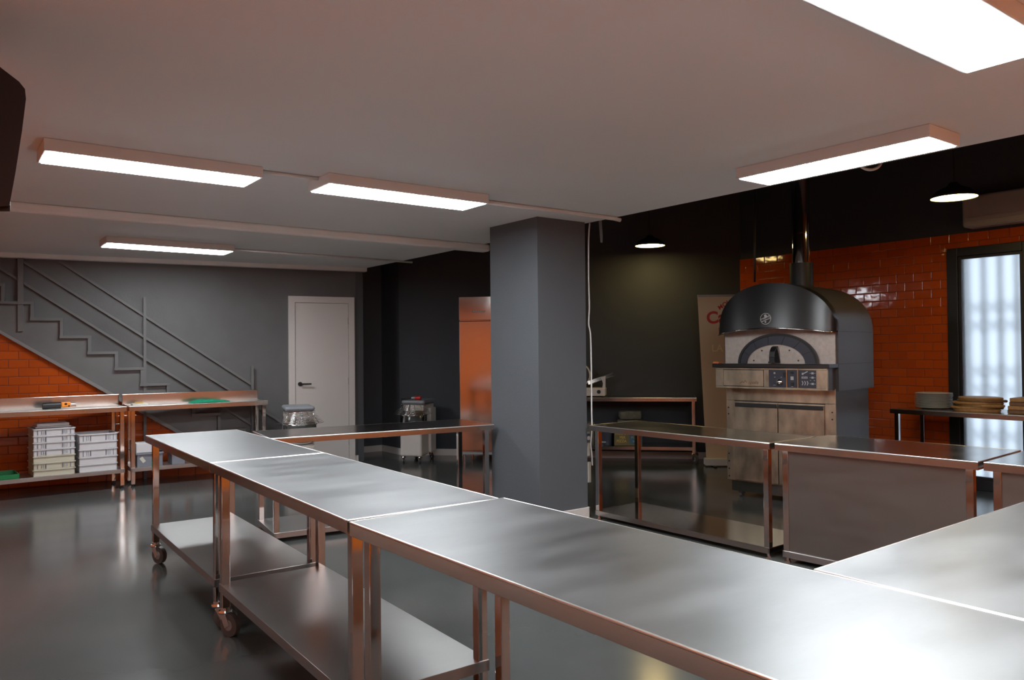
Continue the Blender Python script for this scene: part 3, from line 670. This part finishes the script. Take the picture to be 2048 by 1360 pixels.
# ================================================================== BENCH GOODS
def on_line(px, z, A, B_, dep):   # point on a bench (front edge A-B), dep metres behind its front, seen at column px
    A, B_ = Vector(A), Vector(B_); d = (B_-A).normalized(); n = Vector((-d.y, d.x, 0)); p = hpl(px, 800, A+n*dep, n); return Vector((p.x, p.y, z)), math.atan2(d.y, d.x)
BA1, BB1 = (-.62, 8.72, 0), (1.605, 8.815, 0); BA2, BB2 = (1.625, 8.815, 0), (3.05, 8.735, 0)
def tray(label, px, dep, z, w, l, h, material, ribs, group):
    p, rz = on_line(px, z, BA1, BB1, dep); t = thing('dough_tray', label, 'tray', p, rz, group)
    k = MB(); e = .006
    k.box(-w/2+.01, w/2-.01, .01, l-.01, 0, .006); 
    for a in ((-w/2+.008, -w/2+.014, .008, l-.008), (w/2-.014, w/2-.008, .008, l-.008), (-w/2+.008, w/2-.008, .008, .014), (-w/2+.008, w/2-.008, l-.014, l-.008)): k.box(a[0], a[1], a[2], a[3], 0, h-.004)
    k.build('tray_body', material, t)
    k = MB()
    for a in ((-w/2, -w/2+.014, 0, l), (w/2-.014, w/2, 0, l), (-w/2, w/2, 0, .014), (-w/2, w/2, l-.014, l)): k.box(a[0], a[1], a[2], a[3], h-.013, h-.001, .002)
    k.build('rim', material, t)
    if ribs:
        k = MB()
        for x in ribs: k.box(x*w-.002, x*w+.002, .0, .01, .004, h-.013)
        for x in (.25, -.25):
            for i in range(3): k.box(x*w+(i-1)*.016-.001, x*w+(i-1)*.016+.001, .001, .01, .01, h-.02)
        k.build('rib', 'grey_pl', t, kind='stuff')
    return t
Hs = .066; full = (-.38, -.19, .19, .38)
names = ['bottom', 'second from bottom', 'third from bottom', 'fourth from bottom', 'fifth from bottom', 'sixth from bottom', 'topmost']
for i in range(7):
    mt = 'cream_pl' if i < 3 else 'white_pl'
    tray('%s dough tray, %s of the left, taller stack on the bench shelf' % ('cream' if i < 3 else 'white', names[i]), 109, .03, .201+i*Hs, .37, .36, Hs-.001, mt, full if i in (1, 3, 4, 5, 6) else None, 'dough trays in the taller left stack')
p, rz = on_line(107, .201+7*Hs, BA1, BB1, .10); k = MB(); k.box(-.155, .155, 0, .25, 0, .012, .004); k.box(-.14, .14, .012, .238, .012, .042, .006); o = k.build('tray_lid', 'white_pl'); o.location = p; o.rotation_euler = (0, 0, rz)
tag(o, 'white lid lying on top of the left stack of dough trays', 'lid')
names = ['bottom', 'second from bottom', 'middle', 'second from top', 'topmost']
Hs = .076
for i in range(5):
    tray('white dough tray, %s of the right, lower stack on the bench shelf' % names[i], 197, .03, .201+i*Hs, .36, .36, Hs-.001, 'white_pl', full if i in (2, 4) else None, 'dough trays in the lower right stack')
p, rz = on_line(-2, .201, BA1, BB1, .02); k = MB(); k.box(-.24, .165, 0, .36, 0, .006); 
for a in ((-.24, .165, 0, .01), (-.24, .165, .35, .36), (-.24, -.23, 0, .36), (.155, .165, 0, .36)): k.box(*a, 0, .045, .002)
o = k.build('green_tray', 'green'); o.location = p; o.rotation_euler = (0, 0, rz); tag(o, 'flat green plastic tray on the bench shelf at the left edge', 'tray')
# infrared thermometer-like tool: black body, orange head
p, rz = on_line(108, .876, BA1, BB1, .17); T = thing('hand_tool', 'black and orange hand tool lying on the left bench top', 'tool', (p.x, p.y, .843), rz)
k = MB(); k.cyl((-.10, 0, .034), (.06, 0, .034), .033, n=24); k.build('canister', 'black', T, smooth=True)
k = MB(); k.box(.06, .145, -.022, .022, .012, .066, .010); k.cyl((.07, 0, .036), (.07, 0, .0361), .01); k.build('head', 'orange_pl', T)
k = MB(); k.cyl((.10, -.024, .045), (.10, -.021, .045), .012); k.cyl((.128, -.0235, .025), (.128, -.021, .025), .008); k.build('knob', 'black', T)
k = MB(); k.cyl((.145, 0, .045), (.195, 0, .045), .009, n=16); k.box(.145, .195, -.008, .008, .012, .026, .002); k.build('nozzle', 'chrome', T)
# books
p, rz = on_line(279, .843, BA2, BB2, .12); k = MB(); k.box(-.075, .075, -.05, .05, 0, .020, .002); o = k.build('notebook', 'paper'); o.location = p; o.rotation_euler = (0, 0, rz+.1)
tag(o, 'pale notebook lying on the right bench near the seam', 'book')
k = MB(); k.box(-.066, .066, -.04, .045, .0, .002); k.build('book_cover', 'hub', o) if False else k.b.free()
k = MB(); k.box(-.045, .035, -.035, .035, 0, .016, .002); o = k.build('notebook', 'tan'); o.location = (p.x, p.y, .8635); o.rotation_euler = (0, 0, rz-.2)
tag(o, 'small tan notebook on top of the pale one on the bench', 'book')
# green cloth: crumpled sheet
p, rz = on_line(419, .843, BA2, BB2, .13); t = bmesh.new(); nx, ny = 44, 22; gr = []
for j in range(ny):
    row = []
    for i in range(nx):
        u_, v_ = i/(nx-1), j/(ny-1); x = -.21+.42*u_+.012*math.sin(v_*9+u_*3); y = -.09+.18*v_+.012*math.sin(u_*11)
        env = math.sin(math.pi*min(1, max(0, u_)))**.5*math.sin(math.pi*v_)**.6; z = .002+env*(.016+.013*abs(math.sin(u_*10+v_*4))+.010*abs(math.sin(v_*13-u_*7)))*(1.25-.7*u_)
        row.append(t.verts.new((x, y, z)))
    gr.append(row)
for j in range(ny-1):
    for i in range(nx-1): t.faces.new((gr[j][i], gr[j][i+1], gr[j+1][i+1], gr[j+1][i]))
bmesh.ops.solidify(t, geom=t.faces[:], thickness=.002)
k = MB(); k.add(t); o = k.build('green_cloth', 'cloth', smooth=True); o.location = (p.x, p.y, .8445); o.rotation_euler = (0, 0, rz); tag(o, 'crumpled green cloth on the bench below the staircase', 'cloth')
# crates on the right bench's shelf
def crate(label, px, dep, z, w, l, h, material):
    p, rz = on_line(px, z, BA2, BB2, dep); t = thing('storage_box', label, 'box', p, rz, 'boxes on the shelf of the right bench')
    k = MB(); a = w/2-.012
    for b_ in ((-a, a, .012, .016), (-a, a, l-.016, l-.012), (-a, -a+.004, .012, l-.012), (a-.004, a, .012, l-.012)): k.box(b_[0], b_[1], b_[2], b_[3], 0, h-.01, .001)
    k.box(-a, a, .012, l-.012, 0, .005); k.build('box_body', material, t)
    k = MB()
    for b_ in ((-w/2, w/2, 0, .014), (-w/2, w/2, l-.014, l), (-w/2, -w/2+.014, 0, l), (w/2-.014, w/2, 0, l)): k.box(b_[0], b_[1], b_[2], b_[3], h-.018, h, .003)
    k.build('rim', material, t); return t
c1_ = crate('grey plastic box with a paper tag, on the shelf behind the first table leg', 300, .02, .201, .27, .26, .145, 'grey_pl')
k = MB(); mx = Matrix.Translation((-.07, .009, .075))@Matrix.Rotation(R(-35), 4, 'Y'); k.box(-.017, .017, -.001, .001, -.03, .03, 0, mx); k.build('tag', 'paper', c1_)
crate('grey plastic box right of the tagged one on the bench shelf', 357, .02, .201, .155, .26, .125, 'grey_pl')
crate('grey plastic box farthest right on the bench shelf', 398, .02, .201, .13, .26, .10, 'grey_pl')
p, rz = on_line(290, .347, BA2, BB2, .045); k = MB(); k.box(-.085, .085, 0, .2, 0, .10, .004); o = k.build('white_carton', 'white_pl'); o.location = p; o.rotation_euler = (0, 0, rz); tag(o, 'white carton standing on the grey plastic box under the bench', 'box')
p, rz = on_line(322, .348, BA2, BB2, .05); k = MB(); k.tube([(-.06, .03, .012), (-.03, .05, .05), (0, .04, .03), (.03, .06, .055), (.05, .04, .02), (.01, .03, .012), (-.05, .05, .014)], .011, 8); o = k.build('tool_cable', 'black', smooth=True); o.location = p; o.rotation_euler = (0, 0, rz)
tag(o, 'black coiled cable lying on the tagged grey box', 'cable')

# ================================================================== PLATES AND BOARDS (table by the tiled wall)
def plate_prof(r, h=.018): return [(0, .003), (r*.55, .003), (r*.6, .0), (r*.66, .001), (r*.95, h-.004), (r, h-.002), (r*.995, h), (r*.94, h-.001), (r*.64, .0055), (0, .0055)]
k = MB(); k.lathe(plate_prof(.163, .019), 48); pl = k.build('dinner_plate', 'plate')
pp = Vector((7.70, 3.567, .791)); N_ = 13
ordn = ['bottom', 'second', 'third', 'fourth', 'fifth', 'sixth', 'seventh', 'eighth', 'ninth', 'tenth', 'eleventh', 'twelfth', 'topmost']
for i in range(N_):
    o = pl if i == 0 else pl.copy()
    if i: COL.objects.link(o)
    o.location = (pp.x+random.uniform(-.003, .003), pp.y+random.uniform(-.003, .003), pp.z+i*.0108)
    tag(o, '%s white plate %sin the stack on the table by the orange wall' % (ordn[i], 'up ' if 0 < i < N_-1 else ''), 'plate', 'stack of white plates')
def board(label, x, y, z, rz, rx=.17, ry=.21, th=.02, mtl='wood', bend=0):
    """oval serving board with a short pointed grip"""
    k = MB(); pts = []
    n = 40
    for i in range(n):
        a = 2*math.pi*i/n; r_ = 1+.16*max(0, math.cos(a-math.pi/2))**24; pts.append((rx*math.cos(a)*r_, ry*math.sin(a)*r_, 0))
    t = bmesh.new(); lo = [t.verts.new((p[0]*.97, p[1]*.97, 0)) for p in pts]; mi = [t.verts.new((p[0], p[1], th*.6)) for p in pts]; hi = [t.verts.new((p[0]*.975, p[1]*.975, th)) for p in pts]
    t.faces.new(lo[::-1]); t.faces.new(hi)
    for i in range(n):
        j = (i+1) % n; t.faces.new((lo[i], lo[j], mi[j], mi[i])); t.faces.new((mi[i], mi[j], hi[j], hi[i]))
    k.add(t); o = k.build('serving_board', mtl); o.location = (x, y, z); o.rotation_euler = (0, 0, rz)
    tag(o, label, 'board', 'wooden serving boards beside the plates'); return o
bn_ = ['bottom round wooden board of the middle pile, poking out toward the plates', 'second round wooden board up in the middle pile', 'third round wooden board up in the middle pile', 'fourth round wooden board up in the middle pile', 'fifth round wooden board up in the middle pile', 'topmost round wooden board of the middle pile, right of the plates']
offs = [(.0, .045, .19), (0, .03, .20), (.01, .02, .20), (-.01, .012, .195), (.0, .005, .19), (.0, -.012, .175)]
for i in range(6): board(bn_[i], 7.66+offs[i][0], 3.150+offs[i][1]-.01+(.014 if i % 2 else -.010), .791+i*.0215, math.pi+random.uniform(-.3, .3), .16, offs[i][2], .0205, 'wood2' if i == 4 else 'wood')
for i in range(4):
    k = MB(); k.box(-.15, .15, -.20, .20, 0, .033, .005); o = k.build('chopping_board', 'wood2' if i % 2 == 0 else 'wood'); o.location = (7.68+random.uniform(-.01, .01), 2.665+(.0 if i else -.0)-.006*i, .791+i*.0345); o.rotation_euler = (0, 0, random.uniform(-.04, .04))
    tag(o, ['bottom', 'second from bottom', 'second from top', 'topmost'][i]+' rectangular wooden board in the pile at the right edge', 'board', 'pile of rectangular boards at the right edge')

# ================================================================== GOODS ON THE TABLE BY THE DARK WALL
def dpos(px, z, dep):     # seen column px, dep metres behind the table's front edge
    p = hpl(px, 800, fc-dgn*dep, dgn); return Vector((p.x, p.y, z))
rzf = rzd
p = dpos(1196, .797, .22); S = thing('slicing_machine', 'white slicing machine on the table by the dark wall, partly behind the pillar', 'slicer', p, rzf)
k = MB(); k.box(-.34, .10, -.13, .13, .012, .11, .012); k.build('base', 'white', S)
k = MB(); k.cyl((.02, -.13, .065), (.02, -.142, .065), .024, n=20); k.build('dial', 'black', S)
k = MB(); k.cyl((-.24, -.02, .27), (-.24, .0, .27), .135, n=40); k.build('blade', 'chrome', S, smooth=True)
k = MB(); k.cyl((-.24, .0, .27), (-.24, .05, .27), .15, n=40); k.box(-.30, -.18, .0, .08, .11, .30, .01); k.build('blade_guard', 'white', S)
k = MB(); k.bar((-.12, -.06, .17), (.20, -.06, .28), .05, .03, (0, -1, .2), .004); k.bar((-.12, .07, .20), (.0, .07, .29), .006, .05); k.build('carriage_tray', 'fridge', S)
k = MB(); k.prism([(.06, -.09, .10), (.10, -.09, .10), (.10, -.09, .26), (.045, -.09, .24), (.07, -.09, .17)], (0, .04, 0)); k.build('support', 'white', S)
k = MB(); k.tube([(-.22, -.06, .28), (-.17, -.07, .36), (-.16, -.07, .43)], .010, 8); k.cyl((-.165, -.07, .41), (-.155, -.07, .47), .02, n=16); k.build('handle', 'black', S, smooth=True)
for x in (-.30, .07):
    for y in (-.1, .1): k = MB(); k.cyl((x, y, 0), (x, y, .014), .016); k.build('foot', 'black', S)
def sackmesh(w, d, h, seed, amp=.12):
    rnd = random.Random(seed); t = bmesh.new(); bmesh.ops.create_cube(t, size=1); bmesh.ops.subdivide_edges(t, edges=t.edges[:], cuts=7, use_grid_fill=True)
    for v in t.verts:
        x, y, z = v.co*2; q = (1-.10*(abs(y)**4+abs(z)**4), 1-.10*(abs(x)**4+abs(z)**4)); zz = z*(1-.18*(x*x*y*y)) 
        n_ = amp*(math.sin(x*3+seed)*math.cos(y*4+seed*2)+.5*math.sin(z*7+x*5+seed))*.5
        v.co = Vector((x*q[0]*w/2*(1+n_*.4), y*q[1]*d/2*(1+n_*.4), (zz if z > -.9 else -1)*h/2*(1+(n_ if z > 0 else 0))+h/2))
    k = MB(); k.add(t); return k
p = dpos(1212, .201, .24); o = sackmesh(.15, .22, .24, 2).build('flour_bag', 'bagdark', smooth=True); o.location = p; o.rotation_euler = (0, 0, rzf); tag(o, 'dark glossy bag with purple patches on the lower shelf by the dark wall', 'bag')
k = MB(); k.box(-.05, .0, -.118, -.110, .03, .045); k.box(-.04, .03, -.118, -.110, .17, .19); k.build('print', 'silver', o)
p = dpos(1256, .201, .24); BX = thing('flour_box', 'olive printed box with a blue label under the table by the dark wall', 'box', p, rzf)
k = MB(); k.box(-.17, .17, -.15, .13, 0, .21, .006); k.build('carton', 'boxolive', BX)
k = MB(); k.box(.02, .165, -.1525, -.15, .02, .15); bl_ = k.build('label_panel', 'blue', BX)
text('print_text', 'PIZZA', .04, frame_mx((.092, -.1535, .10), (1, 0, 0)), 'gold', bl_); text('print_text', 'farina', .032, frame_mx((.092, -.1535, .055), (1, 0, 0)), 'silver', bl_)
text('print_text', 'FARINA\n  PER\nPIZZA', .045, frame_mx((-.08, -.1515, .10), (1, 0, 0)), 'gold', BX, bold=.001)
p = dpos(1260, .412, .22); o = sackmesh(.33, .24, .10, 5, .12).build('flour_sack', 'sack', smooth=True); o.location = p; o.rotation_euler = (0, 0, rzf); tag(o, 'wide crumpled flour sack lying on the olive box', 'sack')
p = dpos(1260, .522, .22); o = sackmesh(.28, .22, .10, 9, .12).build('flour_sack', 'sack', smooth=True); o.location = p; o.rotation_euler = (0, 0, rzf+.1); tag(o, 'upper crumpled flour sack, on top of the wider sack', 'sack')
p = dpos(1178, .201, .24); o = sackmesh(.14, .22, .27, 12).build('flour_bag', 'sack', smooth=True); o.location = p; o.rotation_euler = (0, 0, rzf); tag(o, 'pale brown bag on the lower shelf seen just beside the pillar', 'bag')

# ================================================================== AIR CONDITIONER, SPEAKER, PILLAR BITS
A_ = thing('air_conditioner', 'white wall-mounted air conditioner above the glazed door', 'air conditioner', (RX, 2.86, 2.51))
k = MB(); k.box(-.20, .004, -.50, .50, 0, .30, .03, seg=4); k.build('casing', 'ac', A_, smooth=True)
k = MB(); k.box(-.204, -.19, -.46, .46, .055, .058); k.box(-.204, -.19, -.46, .46, .09, .092); k.build('louvre_line', 'hub', A_)
k = MB(); k.box(-.185, -.06, -.44, .44, -.004, .004, .001); k.build('air_flap', 'hub', A_)
SP = thing('loudspeaker', 'black loudspeaker hanging from the ceiling at the upper left corner', 'speaker', (0, 0, 0))
k = MB(); D_ = 2.3
outl = [(-150, 60), (-30, 108), (4, 137), (38, 163), (50, 178), (52, 198), (44, 262), (31, 345), (20, 405), (18, 412), (-150, 418)]
pv = []
for x, y in outl:
    v = ray(x, y); pv.append(EYEP+v*(D_/v.dot(FW)))
Mc = sum(pv, Vector())/len(pv); away = Vector((FW.x, FW.y, 0)).normalized()
away = ray(35, 250).normalized(); k.prism(pv, away*.26); o = k.build('cabinet', 'black'); rel(o, SP)
low_ = [EYEP+ray(x, y)*(D_/ray(x, y).dot(FW)) for x, y in ((-150, 412), (20, 412), (20, 424), (-150, 424))]
k = MB(); k.prism([q+away*.02 for q in low_], away*.2); rel(k.build('cradle', 'black'), SP)
k = MB(); bx = Vector((pv[0].x, pv[0].y, 0))+away*.13; k.cyl((bx.x+.06, bx.y-.0, pv[0].z-.1), (bx.x+.06, bx.y, CZ-.001), .02); k.cyl((bx.x+.06, bx.y, CZ-.015), (bx.x+.06, bx.y, CZ-.001), .05); rel(k.build('bracket', 'black'), SP)
# switch, papers, cable at the pillar's right side
px0 = 4.337
k = MB(); k.box(0, .016, -.045, .045, -.06, .06, .003); o = k.build('light_switch', 'white'); o.location = (px0-.002, 4.86, 1.66); tag(o, 'white switch plate on the right side of the pillar', 'switch')
o.location = (4.336, 4.90, 1.655)
cb = [(4.40, 4.80, CZ), (4.385, 4.80, 2.30), (4.38, 4.80, 2.0), (4.385, 4.80, 1.75), (4.375, 4.80, 1.60), (4.395, 4.80, 1.50), (4.40, 4.80, 1.2), (4.398, 4.80, .9), (4.40, 4.80, .72), (4.385, 4.80, .60), (4.395, 4.80, .52), (4.40, 4.80, .42)]
def smoothp(P, n=6):
    P = [Vector(p) for p in P]; out = []
    for i in range(len(P)-1):
        a, b, c, d = P[max(i-1, 0)], P[i], P[i+1], P[min(i+2, len(P)-1)]
        for j in range(n):
            u = j/n; out.append(.5*((2*b)+(c-a)*u+(2*a-5*b+4*c-d)*u*u+(3*b-a-3*c+d)*u**3))
    return out+[P[-1]]
k = MB(); k.tube(smoothp(cb), .0065, 8); o = k.build('white_cable', 'lamp_body'); tag(o, 'white cable hanging from the ceiling beside the pillar', 'cable')
k = MB(); k.box(0, .03, -.012, .012, -.055, .055, .004); o = k.build('socket_strip', 'paper'); o.location = (4.352, 4.815, .555); tag(o, 'pale socket strip low on the right side of the pillar, upper of two', 'socket')
k = MB(); k.box(0, .036, -.012, .012, -.085, .085, .004); o = k.build('socket_strip', 'paper'); o.location = (4.352, 4.83, .27); tag(o, 'pale socket strip low on the right side of the pillar, lower of two', 'socket')
o.location = (4.354, 4.815, .365)
k = MB(); k.box(0, .045, -.02, .02, -.045, .045, .006); o = k.build('wall_socket', 'blue'); o.location = (4.337, 4.825, .665); tag(o, 'blue and white power socket on the right side of the pillar', 'socket')
k = MB(); k.cyl((.02, -.032, -.015), (.02, -.018, -.015), .018, n=16); k.box(.0, .047, -.022, .018, .018, .04, .003); k.build('socket_face', 'white', o)
k = MB(); k.tube(smoothp([(4.47, 4.62, CZ-.004), (4.475, 4.62, CZ-.10), (4.485, 4.62, CZ-.20), (4.47, 4.62, CZ-.23)]), .012, 6) if False else k.prism([(4.41, 4.70, CZ+.05), (4.44, 4.70, CZ+.05), (4.452, 4.70, CZ-.11), (4.45, 4.70, CZ-.17), (4.43, 4.70, CZ-.17), (4.424, 4.70, CZ-.10)], (0, .006, 0)); o = k.build('plastic_strip', 'mixgrey'); tag(o, 'loose grey plastic strip hanging beside the cable at the pillar top', 'strip')
# ring of cable behind the light panel
rc = hx(1740, 322, 5.0); k = MB(); k.tube([rc+Vector((0, 0, 0))+RT*(.075*math.cos(a))+Vector((0, 0, .058*math.sin(a))) for a in [2*math.pi*j/40 for j in range(41)]], .010, 8)
o = k.build('cable_loop', 'lamp_body'); tag(o, 'white loop of cable peeking out below the right light panel', 'cable')
k = MB(); top_ = rc+Vector((0, 0, .058)); k.cyl(top_, (top_.x, top_.y, HZ), .005, n=8); k.build('hanging_wire', 'black', o)
